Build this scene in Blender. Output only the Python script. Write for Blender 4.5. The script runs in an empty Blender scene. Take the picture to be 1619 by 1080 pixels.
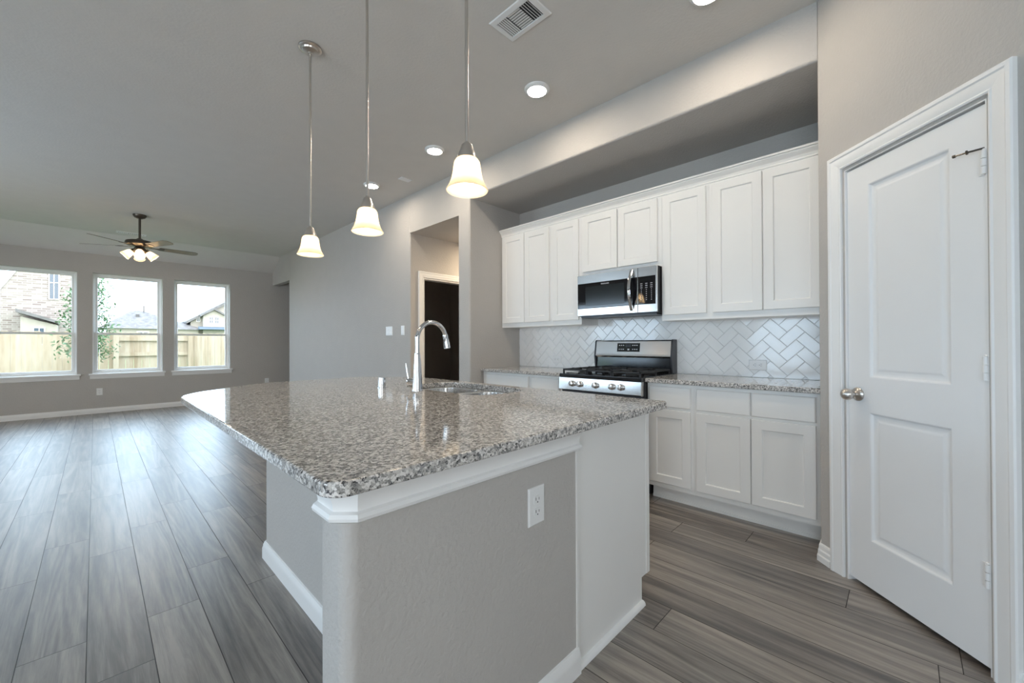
import bpy, bmesh, math, random
from mathutils import Vector, Matrix
PI = math.pi
rnd = random.Random(7)
sc = bpy.context.scene
COL = sc.collection

# ------------------------------------------------------------------ camera
YAW, PITCH, ROLL, EYE = math.radians(45.86), math.radians(0.31), math.radians(0.22), 1.176
F_ = Vector((math.sin(YAW)*math.cos(PITCH), math.cos(YAW)*math.cos(PITCH), math.sin(PITCH)))
R_ = Vector((math.cos(YAW), -math.sin(YAW), 0)); U_ = R_.cross(F_)
R2 = R_*math.cos(ROLL) - U_*math.sin(ROLL); U2 = U_*math.cos(ROLL) + R_*math.sin(ROLL)
cd = bpy.data.cameras.new('camera'); cam = bpy.data.objects.new('camera', cd); COL.objects.link(cam)
cd.sensor_fit = 'HORIZONTAL'; cd.sensor_width = 36.0; cd.lens = 640.0/1619.0*36.0
cd.clip_start = 0.02; cd.clip_end = 300
M = Matrix(((R2.x, U2.x, -F_.x, 0), (R2.y, U2.y, -F_.y, 0), (R2.z, U2.z, -F_.z, EYE), (0, 0, 0, 1)))
cam.matrix_world = M
sc.camera = cam

# ------------------------------------------------------------------ sky, sun, exposure
SKY = 4.1
CAN_E, BULB_E, FANB_E, HALL_E = 80.0, 40.0, 190.0, 190.0
w = bpy.data.worlds.new('sky'); sc.world = w; w.use_nodes = True
bg = w.node_tree.nodes['Background']
bg.inputs[1].default_value = SKY
_tc = w.node_tree.nodes.new('ShaderNodeTexCoord'); _sx = w.node_tree.nodes.new('ShaderNodeSeparateXYZ'); _rp = w.node_tree.nodes.new('ShaderNodeValToRGB')
_mr = w.node_tree.nodes.new('ShaderNodeMapRange'); _mr.inputs[1].default_value = -1; _mr.inputs[2].default_value = 1
w.node_tree.links.new(_tc.outputs['Generated'], _sx.inputs[0]); w.node_tree.links.new(_sx.outputs[1], _mr.inputs[0])
w.node_tree.links.new(_mr.outputs[0], _rp.inputs[0]); w.node_tree.links.new(_rp.outputs[0], bg.inputs[0])
_rp.color_ramp.elements[0].position = .12; _rp.color_ramp.elements[0].color = (.93, .935, .94, 1)       # hazy sky around the sun, behind the viewpoint
_rp.color_ramp.elements[1].position = .60; _rp.color_ramp.elements[1].color = (.62, .80, 1.0, 1)       # bluer sky beyond the far windows
sl = bpy.data.lights.new('sun', 'SUN'); sl.energy = .3; sl.angle = math.radians(20); sl.color = (1, .96, .9)
so = bpy.data.objects.new('sun', sl); COL.objects.link(so)
so.rotation_euler = Vector((-0.35, 0.5, -0.95)).to_track_quat('-Z', 'Y').to_euler(); so.location = (3, -3, 12)

def portal(name, loc, rot, sx, sy):
    l = bpy.data.lights.new(name, 'AREA'); l.shape = 'RECTANGLE'; l.size = sx; l.size_y = sy
    l.cycles.is_portal = True
    o = bpy.data.objects.new(name, l); COL.objects.link(o); o.location = loc; o.rotation_euler = rot
FARW = [(-2.35, -1.46), (-1.10, -0.21), (-0.03, 0.885), (1.055, 1.945)]     # window openings in the far wall; first one added out of view for daylight
WZ0, WZ1 = 0.685, 2.425
ADDED_LEFTW = [(-2.2, -0.3, 0.35, 2.35), (1.2, 2.6, 0.35, 2.35), (4.8, 7.0, 0.35, 2.35)]        # unseen openings added in the left wall for daylight (y0, y1, z0, z1)
XL, YB, YF, ZC = -3.6, -2.6, 10.02, 3.03
ADDED_BACKW = [(-1.0, .0, 0.6, 2.2)]  # unseen window added behind the viewpoint to bring daylight onto the kitchen
for a, b in FARW: portal('portal', ((a+b)/2, YF+.10, (WZ0+WZ1)/2), (-PI/2, 0, 0), b-a, WZ1-WZ0)
for a, b, c, d in ADDED_LEFTW: portal('portal', (XL-.10, (a+b)/2, (c+d)/2), (0, -PI/2, 0), d-c, b-a)

for a, b, c, d in ADDED_BACKW: portal('portal', ((a+b)/2, YB-.10, (c+d)/2), (PI/2, 0, 0), b-a, d-c)
vs = sc.view_settings
vs.view_transform = 'Standard'; vs.look = 'None'; vs.gamma = 1.0; vs.exposure = 1.22; vs.use_curve_mapping = False
cy = sc.cycles
cy.max_bounces = 12; cy.diffuse_bounces = 6; cy.glossy_bounces = 5; cy.transmission_bounces = 6; cy.transparent_max_bounces = 12
cy.sample_clamp_indirect = 4.0; cy.sample_clamp_direct = 0.0; cy.blur_glossy = 0.5
cy.caustics_reflective = False; cy.caustics_refractive = False; cy.use_denoising = True

# ------------------------------------------------------------------ materials
def lin(r, g=None, b=None):
    def c(v):
        v /= 255.0
        return v/12.92 if v <= .04045 else ((v+.055)/1.055)**2.4
    if g is None: g = b = r
    return (c(r), c(g), c(b), 1)
class NT:
    def __init__(s, name):
        s.m = bpy.data.materials.new(name); s.m.use_nodes = True
        s.t = s.m.node_tree; s.b = s.t.nodes['Principled BSDF']; s.out = s.t.nodes['Material Output']
    def n(s, typ, **kw):
        nd = s.t.nodes.new(typ)
        for k, v in kw.items():
            if k.startswith('i_'):
                nd.inputs[k[2:].replace('_', ' ')].default_value = v
            else: setattr(nd, k, v)
        return nd
    def l(s, a, b): s.t.links.new(a, b)
    def val(s, node_in, v):
        if hasattr(v, 'is_output') or isinstance(v, bpy.types.NodeSocket): s.l(v, node_in)
        else: node_in.default_value = v
    def math(s, op, a, b=None, c=None):
        nd = s.n('ShaderNodeMath', operation=op)
        s.val(nd.inputs[0], a)
        if b is not None: s.val(nd.inputs[1], b)
        if c is not None: s.val(nd.inputs[2], c)
        return nd.outputs[0]
    def pos(s): return s.n('ShaderNodeNewGeometry').outputs['Position']
    def obj(s): return s.n('ShaderNodeTexCoord').outputs['Object']
    def noise(s, vec, scale, detail=2.0, rough=.5, out=0):
        nd = s.n('ShaderNodeTexNoise'); s.l(vec, nd.inputs['Vector'])
        nd.inputs['Scale'].default_value = scale; nd.inputs['Detail'].default_value = detail; nd.inputs['Roughness'].default_value = rough
        return nd.outputs[out]
    def ramp(s, fac, stops, const=False):
        nd = s.n('ShaderNodeValToRGB'); r = nd.color_ramp
        if const: r.interpolation = 'CONSTANT'
        while len(r.elements) < len(stops): r.elements.new(.5)
        for e, (p, c) in zip(r.elements, stops): e.position = p; e.color = c
        s.l(fac, nd.inputs[0]); return nd.outputs[0]
    def bump(s, h, strength, dist):
        nd = s.n('ShaderNodeBump'); nd.inputs['Strength'].default_value = strength; nd.inputs['Distance'].default_value = dist
        s.l(h, nd.inputs['Height']); s.l(nd.outputs[0], s.b.inputs['Normal'])
    def set(s, col=None, rough=None, metal=None, spec=None, **kw):
        if col is not None: s.val(s.b.inputs['Base Color'], col)
        if rough is not None: s.val(s.b.inputs['Roughness'], rough)
        if metal is not None: s.b.inputs['Metallic'].default_value = metal
        if spec is not None: s.b.inputs['Specular IOR Level'].default_value = spec
        for k, v in kw.items(): s.b.inputs[k.replace('_', ' ')].default_value = v
        return s
MT = {}
def simple(key, col, rough=.5, metal=0, spec=.5, var=.04, vscale=6, bump=None, **kw):
    """procedural material: base colour with slight noise variation, optional fine bump"""
    t = NT(key)
    p = t.pos()
    f = t.noise(p, vscale, 3)
    lo = tuple(max(0, c*(1-var)) for c in col[:3])+(1,); hi = tuple(min(1, c*(1+var)) for c in col[:3])+(1,)
    t.set(t.ramp(f, [(.3, lo), (.7, hi)]), rough, metal, spec, **kw)
    if bump: t.bump(t.noise(p, bump[0], 2), bump[1], bump[2])
    MT[key] = t.m; return t
simple('paint', (.50, .476, .453, 1), .62, spec=.3, var=.015, bump=(75, .6, .005))
simple('ceiling_paint', (.68, .655, .625, 1), .8, spec=.2, var=.015, bump=(60, .25, .005))
simple('white_trim', (.86, .855, .85, 1), .38, var=.01, vscale=3)
simple('cabinet_white', (.835, .825, .81, 1), .34, var=.01, vscale=3)
simple('door_white', (.84, .84, .845, 1), .42, var=.01, vscale=3, bump=(160, .05, .002))
simple('plastic_white', (.82, .82, .82, 1), .3, var=.005)
simple('dark_slot', (.02, .02, .02, 1), .6)
simple('tile', (.90, .90, .90, 1), .10, spec=.5, var=.015, vscale=5)
simple('grout', (.80, .80, .795, 1), .8)
simple('nickel', (.62, .58, .54, 1), .28, 1.0, var=.02)
simple('chrome', (.70, .71, .73, 1), .07, 1.0, var=.01)
simple('black_glass', (.008, .008, .01, 1), .05, spec=.5, var=0)
simple('black_enamel', (.012, .012, .014, 1), .12, spec=.5, var=0)
simple('cast_iron', (.02, .02, .021, 1), .55, var=.1, bump=(300, .2, .001))
simple('dark_metal', (.06, .06, .065, 1), .35, .6)
simple('display_glass', (.01, .012, .012, 1), .12)
simple('key_print', (.75, .76, .78, 1), .5)
simple('bronze', (.10, .085, .07, 1), .35, .8)
simple('fan_blade', (.23, .20, .165, 1), .45, var=.1, vscale=12)
simple('rubber', (.05, .05, .05, 1), .7)
simple('grass', (.10, .17, .05, 1), .9, var=.4, vscale=8)
simple('roof_shingle', (.105, .103, .108, 1), .9, var=.25, vscale=3)
simple('siding', (.25, .235, .215, 1), .8, var=.04)
simple('blue_roof', (.065, .09, .12, 1), .8, var=.1)
simple('house_glass', (.05, .07, .10, 1), .15)
simple('bark', (.16, .12, .09, 1), .9, var=.3, vscale=20)
simple('leaf', (.08, .15, .06, 1), .6, var=.4, vscale=5)
simple('dark_room_paint', (.15, .14, .115, 1), .7, var=.03)
simple('vent_dark', (.03, .03, .032, 1), .8)
simple('grey_label', (.42, .42, .44, 1), .5)
simple('outside_wall', (.5, .46, .42, 1), .9)

def steel():
    t = NT('steel'); p = t.pos()
    mp = t.n('ShaderNodeMapping'); t.l(p, mp.inputs[0]); mp.inputs['Scale'].default_value = (1, 3, 240)
    f = t.noise(mp.outputs[0], 3, 3)
    t.set(t.ramp(f, [(.3, (.64, .63, .62, 1)), (.7, (.74, .73, .72, 1))]), t.math('MULTIPLY_ADD', f, .10, .16), 1.0)
    t.bump(f, .04, .001)
    MT['steel'] = t.m
steel()
def floor_mat():
    t = NT('floor_planks'); p = t.pos()
    s = t.n('ShaderNodeSeparateXYZ'); t.l(p, s.inputs[0]); X, Y = s.outputs[0], s.outputs[1]
    W, L = .18, 1.22
    u = t.math('DIVIDE', t.math('ADD', X, .021+18), W)
    row = t.math('FLOOR', u); fu = t.math('FRACT', u)
    wn = t.n('ShaderNodeTexWhiteNoise', noise_dimensions='1D'); t.l(row, wn.inputs['W'])
    v = t.math('DIVIDE', t.math('ADD', t.math('ADD', Y, 24.4), t.math('MULTIPLY', wn.outputs[0], L)), L)
    pl = t.math('FLOOR', v); fv = t.math('FRACT', v)
    cv = t.n('ShaderNodeCombineXYZ'); t.l(row, cv.inputs[0]); t.l(pl, cv.inputs[1])
    wn2 = t.n('ShaderNodeTexWhiteNoise', noise_dimensions='2D'); t.l(cv.outputs[0], wn2.inputs['Vector'])
    r1 = wn2.outputs[0]
    # distance to the seams (metres)
    du = t.math('MULTIPLY', t.math('MINIMUM', fu, t.math('SUBTRACT', 1.0, fu)), W)
    dv = t.math('MULTIPLY', t.math('MINIMUM', fv, t.math('SUBTRACT', 1.0, fv)), L)
    d = t.math('MINIMUM', du, dv)
    seam = t.n('ShaderNodeMapRange'); t.l(d, seam.inputs[0]); seam.inputs[1].default_value = .0003; seam.inputs[2].default_value = .0024
    # grain
    gx = t.math('MULTIPLY_ADD', r1, 37.0, X)
    gy = t.math('MULTIPLY_ADD', r1, 91.0, Y)
    gv = t.n('ShaderNodeCombineXYZ'); t.l(gx, gv.inputs[0]); t.l(t.math('MULTIPLY', gy, .055), gv.inputs[1])
    nz0 = t.noise(gv.outputs[0], 9, 2)                     # broad warping
    wv = t.n('ShaderNodeCombineXYZ')
    t.l(t.math('MULTIPLY_ADD', nz0, .10, gx), wv.inputs[0]); t.l(t.math('MULTIPLY', gy, .05), wv.inputs[1])
    broad = t.noise(wv.outputs[0], 22, 3, .6)              # broad light and dark streaks
    fine = t.noise(wv.outputs[0], 190, 3, .65)             # fine grain lines
    tone = t.math('ADD', t.math('MULTIPLY', broad, .85), t.math('MULTIPLY', fine, .36))
    ring = t.math('SINE', t.math('MULTIPLY', t.noise(wv.outputs[0], 7, 1, .4), 75.0))      # cathedral grain
    tone = t.math('ADD', tone, t.math('MULTIPLY', ring, .055))
    tone = t.math('ADD', tone, t.math('MULTIPLY', t.math('SUBTRACT', r1, .5), .22))
    c = t.ramp(tone, [(.30, lin(64, 58, 56)), (.47, lin(98, 90, 85)), (.62, lin(128, 119, 111)), (.82, lin(160, 150, 140))])
    mx = t.n('ShaderNodeMix', data_type='RGBA'); t.l(seam.outputs[0], mx.inputs[0]); mx.inputs[6].default_value = lin(52, 49, 48); t.l(c, mx.inputs[7])
    t.set(mx.outputs[2], t.math('MULTIPLY_ADD', fine, .12, .31), 0, None, Coat_Roughness=.42, Coat_IOR=1.5)
    t.l(seam.outputs[0], t.b.inputs['Specular IOR Level']); t.l(t.math('MULTIPLY', seam.outputs[0], .55), t.b.inputs['Coat Weight'])
    h = t.math('ADD', t.math('MULTIPLY', seam.outputs[0], 1.0), t.math('MULTIPLY', fine, .22))
    t.bump(h, .35, .0012)
    MT['floor_planks'] = t.m
floor_mat()
def granite_mat():
    t = NT('granite'); p = t.pos()
    nz = t.n('ShaderNodeTexNoise'); t.l(p, nz.inputs['Vector']); nz.inputs['Scale'].default_value = 120; nz.inputs['Detail'].default_value = 3
    ad = t.n('ShaderNodeMix', data_type='VECTOR'); ad.inputs[0].default_value = .012; t.l(p, ad.inputs[4]); t.l(nz.outputs[1], ad.inputs[5])
    def vor(scale):
        v = t.n('ShaderNodeTexVoronoi'); t.l(ad.outputs[1], v.inputs['Vector']); v.inputs['Scale'].default_value = scale
        s = t.n('ShaderNodeSeparateColor'); t.l(v.outputs['Color'], s.inputs[0]); return s.outputs[0]
    a = t.ramp(vor(150), [(0, (.012, .012, .014, 1)), (.13, (.10, .10, .105, 1)), (.27, (.30, .285, .27, 1)), (.50, (.52, .49, .46, 1)), (.72, (.80, .77, .745, 1))], True)
    b = t.ramp(vor(330), [(0, (.02, .02, .022, 1)), (.10, (.25, .24, .23, 1)), (.38, (.72, .69, .66, 1))], True)
    mx = t.n('ShaderNodeMix', data_type='RGBA'); mx.inputs[0].default_value = .33; t.l(a, mx.inputs[6]); t.l(b, mx.inputs[7])
    t.set(mx.outputs[2], .07, 0, .5)
    MT['granite'] = t.m
granite_mat()
def wood_fence():
    t = NT('fence_wood'); p = t.pos()
    mp = t.n('ShaderNodeMapping'); t.l(p, mp.inputs[0]); mp.inputs['Scale'].default_value = (1, 1, .12)
    f = t.noise(mp.outputs[0], 14, 4, .6)
    s = t.n('ShaderNodeSeparateXYZ'); t.l(p, s.inputs[0])
    row = t.math('FLOOR', t.math('DIVIDE', s.outputs[0], .143))
    wn = t.n('ShaderNodeTexWhiteNoise', noise_dimensions='1D'); t.l(row, wn.inputs['W'])
    f2 = t.math('ADD', t.math('MULTIPLY', f, .7), t.math('MULTIPLY', wn.outputs[0], .3))
    k = t.noise(p, 3.3, 1)
    c = t.ramp(f2, [(.25, (.26, .20, .135, 1)), (.5, (.36, .30, .225, 1)), (.75, (.42, .37, .30, 1))])
    t.set(c, .8); MT['fence_wood'] = t.m
wood_fence()
def brick_mat():
    t = NT('brick'); p = t.pos()
    mp = t.n('ShaderNodeMapping'); t.l(p, mp.inputs[0]); mp.inputs['Rotation'].default_value = (PI/2, 0, 0)
    b = t.n('ShaderNodeTexBrick'); t.l(mp.outputs[0], b.inputs['Vector'])
    b.inputs['Scale'].default_value = 1; b.inputs['Brick Width'].default_value = .24; b.inputs['Row Height'].default_value = .08; b.inputs['Mortar Size'].default_value = .010
    b.inputs['Color1'].default_value = (.135, .11, .105, 1); b.inputs['Color2'].default_value = (.225, .205, .195, 1); b.inputs['Mortar'].default_value = (.25, .24, .23, 1)
    t.set(b.outputs[0], .9); MT['brick'] = t.m
brick_mat()
def glass_mat():
    t = NT('window_glass'); t.t.nodes.remove(t.b)
    fr = t.n('ShaderNodeFresnel'); fr.inputs[0].default_value = 1.45
    tr = t.n('ShaderNodeBsdfTransparent'); tr.inputs[0].default_value = (.96, .975, .97, 1)
    gl = t.n('ShaderNodeBsdfGlossy'); gl.inputs['Roughness'].default_value = .02
    mx = t.n('ShaderNodeMixShader'); t.l(t.math('MULTIPLY', fr.outputs[0], .2), mx.inputs[0]); t.l(tr.outputs[0], mx.inputs[1]); t.l(gl.outputs[0], mx.inputs[2])
    t.l(mx.outputs[0], t.out.inputs[0]); MT['window_glass'] = t.m
glass_mat()
def shade_mat():
    t = NT('alabaster_glass'); t.t.nodes.remove(t.b); p = t.obj()
    f = t.noise(p, 30, 3)
    c = t.ramp(f, [(.3, (.93, .84, .70, 1)), (.7, (.98, .91, .80, 1))])
    tl = t.n('ShaderNodeBsdfTranslucent'); t.l(c, tl.inputs[0])
    df = t.n('ShaderNodeBsdfDiffuse'); t.l(c, df.inputs[0])
    gl = t.n('ShaderNodeBsdfGlossy'); gl.inputs['Roughness'].default_value = .15
    m1 = t.n('ShaderNodeMixShader'); m1.inputs[0].default_value = .22; t.l(tl.outputs[0], m1.inputs[1]); t.l(df.outputs[0], m1.inputs[2])
    m2 = t.n('ShaderNodeMixShader'); m2.inputs[0].default_value = .04; t.l(m1.outputs[0], m2.inputs[1]); t.l(gl.outputs[0], m2.inputs[2])
    t.l(m2.outputs[0], t.out.inputs[0]); MT['alabaster_glass'] = t.m
shade_mat()
def emit(key, col, strength):
    t = NT(key); t.set((1, 1, 1, 1), .5)
    t.b.inputs['Emission Color'].default_value = col; t.b.inputs['Emission Strength'].default_value = strength; MT[key] = t.m
emit('led_panel', (1, .87, .70, 1), CAN_E)
emit('bulb_glow', (1, .80, .56, 1), BULB_E)
emit('fan_bulb_glow', (1, .82, .60, 1), FANB_E)
emit('added_hall_panel', (1, .80, .55, 1), HALL_E)

# ------------------------------------------------------------------ mesh tools
def frame(o, u, v, w):
    o, u, v, w = Vector(o), Vector(u), Vector(v), Vector(w)
    return lambda a, b, c=0.0: o + u*a + v*b + w*c
WORLD = frame((0, 0, 0), (1, 0, 0), (0, 1, 0), (0, 0, 1))
class MB:
    def __init__(s): s.v = []; s.f = []
    def add(s, verts, faces):
        n = len(s.v); s.v += [Vector(x) for x in verts]; s.f += [tuple(i+n for i in f) for f in faces]; return s
    def rings(s, rings, closed=True, cap0=True, cap1=True, loop=False):
        k = len(rings[0]); vs_ = [p for r in rings for p in r]; fs = []
        m = len(rings)
        for i in range(m if loop else m-1):
            j = (i+1) % m
            for a in range(k if closed else k-1):
                b = (a+1) % k
                fs.append((i*k+a, i*k+b, j*k+b, j*k+a))
        if not loop:
            if cap0: fs.append(tuple(range(k))[::-1])
            if cap1: fs.append(tuple((m-1)*k+a for a in range(k)))
        return s.add(vs_, fs)
    def box(s, x0, x1, y0, y1, z0, z1, bev=0, fr=WORLD):
        if x0 > x1: x0, x1 = x1, x0
        if y0 > y1: y0, y1 = y1, y0
        if z0 > z1: z0, z1 = z1, z0
        if not bev:
            P = [fr(x, y, z) for z in (z0, z1) for x, y in ((x0, y0), (x1, y0), (x1, y1), (x0, y1))]
            return s.add(P, [(3, 2, 1, 0), (4, 5, 6, 7), (0, 1, 5, 4), (1, 2, 6, 5), (2, 3, 7, 6), (3, 0, 4, 7)])
        bm = bmesh.new(); bmesh.ops.create_cube(bm, size=1)
        for v in bm.verts: v.co = Vector(((x0+x1)/2+v.co.x*(x1-x0), (y0+y1)/2+v.co.y*(y1-y0), (z0+z1)/2+v.co.z*(z1-z0)))
        bmesh.ops.bevel(bm, geom=bm.edges[:], offset=bev, segments=2, profile=.5, affect='EDGES', clamp_overlap=True)
        bm.verts.index_update()
        s.add([fr(*v.co) for v in bm.verts], [tuple(v.index for v in f.verts) for f in bm.faces]); bm.free(); return s
    def prism(s, poly, z0, z1, fr=WORLD):
        return s.rings([[fr(x, y, z0) for x, y in poly], [fr(x, y, z1) for x, y in poly]])
    def lathe(s, prof, c=(0, 0, 0), n=24, ax=(0, 0, 1), cap0=True, cap1=True):
        ax = Vector(ax).normalized(); t = Vector((1, 0, 0)) if abs(ax.x) < .9 else Vector((0, 1, 0))
        u = ax.cross(t).normalized(); v = ax.cross(u); c = Vector(c)
        return s.rings([[c + ax*h + (u*math.cos(2*PI*k/n)+v*math.sin(2*PI*k/n))*max(r, 1e-4) for k in range(n)] for r, h in prof], True, cap0, cap1)
    def tube(s, pts, r, n=12, cap=True):
        pts = [Vector(p) for p in pts]; rs = r if isinstance(r, (list, tuple)) else [r]*len(pts)
        T = []
        for i in range(len(pts)):
            a, b = pts[max(0, i-1)], pts[min(len(pts)-1, i+1)]; T.append((b-a).normalized())
        t = Vector((0, 0, 1)) if abs(T[0].z) < .9 else Vector((0, 1, 0))
        u = T[0].cross(t).normalized(); rr = []
        for i, p in enumerate(pts):
            u = (u - T[i]*u.dot(T[i])).normalized(); v = T[i].cross(u)
            rr.append([p + (u*math.cos(2*PI*k/n)+v*math.sin(2*PI*k/n))*rs[i] for k in range(n)])
        return s.rings(rr, True, cap, cap)
    def rect(s, fr, u0, u1, v0, v1, steps, cap0=True, cap1=True):
        """lofted rectangle rings; steps = (inset, height)"""
        return s.rings([[fr(u0+i, v0+i, h), fr(u1-i, v0+i, h), fr(u1-i, v1-i, h), fr(u0+i, v1-i, h)] for i, h in steps], True, cap0, cap1)
    def sweep(s, path, prof, fr=WORLD, closed=False):
        """mitred sweep in the frame's u,v plane; prof = (offset to the left of the path, height)"""
        P = [Vector(p) for p in path]; n = len(P); rr = []
        for i in range(n):
            d0 = (P[i]-P[i-1]).normalized() if (i > 0 or closed) else None
            d1 = (P[(i+1) % n]-P[i]).normalized() if (i < n-1 or closed) else None
            if d0 is None: d0 = d1
            if d1 is None: d1 = d0
            n0, n1 = Vector((-d0.y, d0.x)), Vector((-d1.y, d1.x)); m = (n0+n1).normalized(); k = 1/max(.3, m.dot(n0))
            rr.append([fr(P[i].x+m.x*k*a, P[i].y+m.y*k*a, b) for a, b in prof])
        return s.rings(rr, True, True, True, loop=closed)
ROOTM = {}
def build(name, mb, mat, parent=None, smooth=35, label=None):
    """one mesh object; points are in world coordinates, moved into the frame of the top-level parent"""
    me = bpy.data.meshes.new(name)
    inv = None
    if parent is not None:
        r = parent
        while r.parent is not None: r = r.parent
        inv = ROOTM.get(r.name)
    vv = [inv @ v for v in mb.v] if inv is not None else mb.v
    me.from_pydata([tuple(v) for v in vv], [], mb.f)
    bm = bmesh.new(); bm.from_mesh(me); bmesh.ops.remove_doubles(bm, verts=bm.verts, dist=1e-6)
    bmesh.ops.recalc_face_normals(bm, faces=bm.faces); bm.to_mesh(me); bm.free()
    mats = mat if isinstance(mat, (list, tuple)) else [mat]
    for m in mats: me.materials.append(MT[m])
    if smooth:
        for p in me.polygons: p.use_smooth = True
        me.set_sharp_from_angle(angle=math.radians(smooth))
    o = bpy.data.objects.new(name, me); COL.objects.link(o)
    if smooth:
        wn = o.modifiers.new('weighted_normals', 'WEIGHTED_NORMAL'); wn.keep_sharp = True; wn.weight = 100; wn.mode = 'FACE_AREA'
    if parent is not None: o.parent = parent
    if label: o['label'] = label
    return o
def thing(name, label, cat, loc=(0, 0, 0), rz=0, group=None, kind=None):
    o = bpy.data.objects.new(name, None); o.empty_display_size = .05; COL.objects.link(o)
    o.location = loc; o.rotation_euler = (0, 0, rz)
    ROOTM[o.name] = (Matrix.Translation(Vector(loc)) @ Matrix.Rotation(rz, 4, 'Z')).inverted()
    return tag(o, label, cat, group, kind)
def tag(o, label=None, cat=None, group=None, kind=None):
    if label: o['label'] = label
    if cat: o['category'] = cat
    if group: o['group'] = group
    if kind: o['kind'] = kind
    return o
def struct(name, mb, mat, label, cat, smooth=35): return tag(build(name, mb, mat, None, smooth), label, cat, None, 'structure')
def copy_tree(o, parent=None):
    c = o.copy(); COL.objects.link(c); c.parent = parent
    for ch in list(o.children): copy_tree(ch, c)
    return c
def arc(cx, cy, r, a0, a1, n=8): return [(cx+r*math.cos(math.radians(a0+(a1-a0)*i/n)), cy+r*math.sin(math.radians(a0+(a1-a0)*i/n))) for i in range(n+1)]
def rpoly(pts, n=6):
    """polygon with rounded corners: pts = (x, y, r)"""
    out = []; m = len(pts)
    for i in range(m):
        x, y, r = pts[i]
        if r <= 0: out.append((x, y)); continue
        p = Vector((x, y)); a = (Vector(pts[i-1][:2])-p).normalized(); b = (Vector(pts[(i+1) % m][:2])-p).normalized()
        half = a.angle(b)/2; t = r/math.tan(half); c = p+(a+b).normalized()*(r/math.sin(half))
        s_, e_ = p+a*t-c, p+b*t-c
        a0 = math.atan2(s_.y, s_.x); da = math.atan2(e_.y, e_.x)-a0
        while da > PI: da -= 2*PI
        while da < -PI: da += 2*PI
        out += [(c.x+r*math.cos(a0+da*k/n), c.y+r*math.sin(a0+da*k/n)) for k in range(n+1)]
    return out
def area2(p): return sum(p[i-1][0]*p[i][1]-p[i][0]*p[i-1][1] for i in range(len(p)))
def inset(poly, d):
    """inset a counter-clockwise polygon by d"""
    out = []; n = len(poly)
    for i in range(n):
        p0, p, p1 = Vector(poly[i-1]), Vector(poly[i]), Vector(poly[(i+1) % n])
        d0, d1 = (p-p0), (p1-p)
        if d0.length < 1e-7: d0 = d1
        if d1.length < 1e-7: d1 = d0
        d0.normalize(); d1.normalize()
        n0, n1 = Vector((-d0.y, d0.x)), Vector((-d1.y, d1.x)); m = (n0+n1).normalized()
        q = p+m*(d/max(.4, m.dot(n0))); out.append((q.x, q.y))
    return out

# ------------------------------------------------------------------ key planes
XS, XK, YN, YA = 2.731, 3.50, 3.264, 3.457     # soffit / long wall plane, kitchen back wall, niche side wall, pillar edge
YH, YE, ZSOF, ZALC, ZHDR = 4.416, 8.92, 2.707, 2.56, 2.477
D45 = Vector((-.70710678, -.70710678, 0)); N45 = Vector((-.70710678, .70710678, 0))
PC = Vector((XS, .331, 0))
PW = frame(PC, D45, (0, 0, 1), N45)            # pantry wall frame: s along the wall, z up, outwards
DS0, DS1, DZ1 = .168, .768, 2.035              # pantry door opening
def pw2(s, n=0): q = PC+D45*s+N45*n; return (q.x, q.y)

# ------------------------------------------------------------------ room shell
struct('floor', MB().box(XL-.1, 6.2, YB-.1, YF+.16, -.10, 0), 'floor_planks', 'grey brown wood plank vinyl floor running toward the windows', 'floor', 0)
mb = MB().rings([[(x, YB-.1, ZC), (x, 9.48, ZC), (x, YF, 2.75), (x, YF+.16, 2.68), (x, YF+.16, 3.3), (x, YB-.1, 3.3)] for x in (XL-.1, 6.2)])
struct('ceiling', mb, 'ceiling_paint', 'grey painted flat ceiling with a slope down above the windows', 'ceiling', 0)
# far wall with three window openings
def wall_with_holes(mb, fr, u0, u1, v0, v1, holes, t0, t1):
    """holes sorted by u: (a, b, c, d) = u range, v range; fr(u, thickness, v)"""
    u = u0
    for a, b, c, d in holes:
        mb.box(u, a, t0, t1, v0, v1, 0, fr)
        if c > v0: mb.box(a, b, t0, t1, v0, c, 0, fr)
        if d < v1: mb.box(a, b, t0, t1, d, v1, 0, fr)
        u = b
    mb.box(u, u1, t0, t1, v0, v1, 0, fr); return mb
mb = wall_with_holes(MB(), WORLD, XL-.1, 6.2, 0, 3.0, [(a, b, WZ0, WZ1) for a, b in FARW], YF, YF+.16)
struct('wall_far', mb, 'paint', 'grey painted wall with the three bright windows', 'wall', 0)
FL = frame((0, 0, 0), (0, 1, 0), (-1, 0, 0), (0, 0, 1))
mb = wall_with_holes(MB(), FL, YB-.1, YF, 0, ZC, ADDED_LEFTW, -XL, -XL+.16)
struct('wall_left', mb, 'paint', 'grey painted side wall with added windows outside the picture', 'wall', 0)
BL = frame((0, YB, 0), (1, 0, 0), (0, -1, 0), (0, 0, 1))
struct('wall_back', wall_with_holes(MB(), BL, XL, 1.99, 0, ZC, ADDED_BACKW, 0, .16), 'paint', 'grey painted wall behind the viewpoint', 'wall', 0)
# long wall beside the living room, with bullnosed corners, return into the hall recess
poly = rpoly([(XS, YE, .02), (XS, YH, .02), (2.93, YH, 0), (2.93, YH+.115, 0), (XS+.12, YH+.115, 0), (XS+.12, YE, .02)])
mb = MB().prism(poly, 0, ZC)
mb.box(3.69, 4.5, YH, YH+.115, 0, ZC); mb.box(2.93, 3.69, YH, YH+.115, 2.02, ZC)
mb.box(XS, XS+.12, YE-.03, YF, ZHDR, ZC)
mb.box(XS+.12, 4.2, YE-.12, YE, 0, ZC); mb.box(4.1, 4.2, YE, YF, 0, ZC)
struct('wall_living', mb, 'paint', 'long grey wall left of the kitchen with light switches', 'wall')
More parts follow.
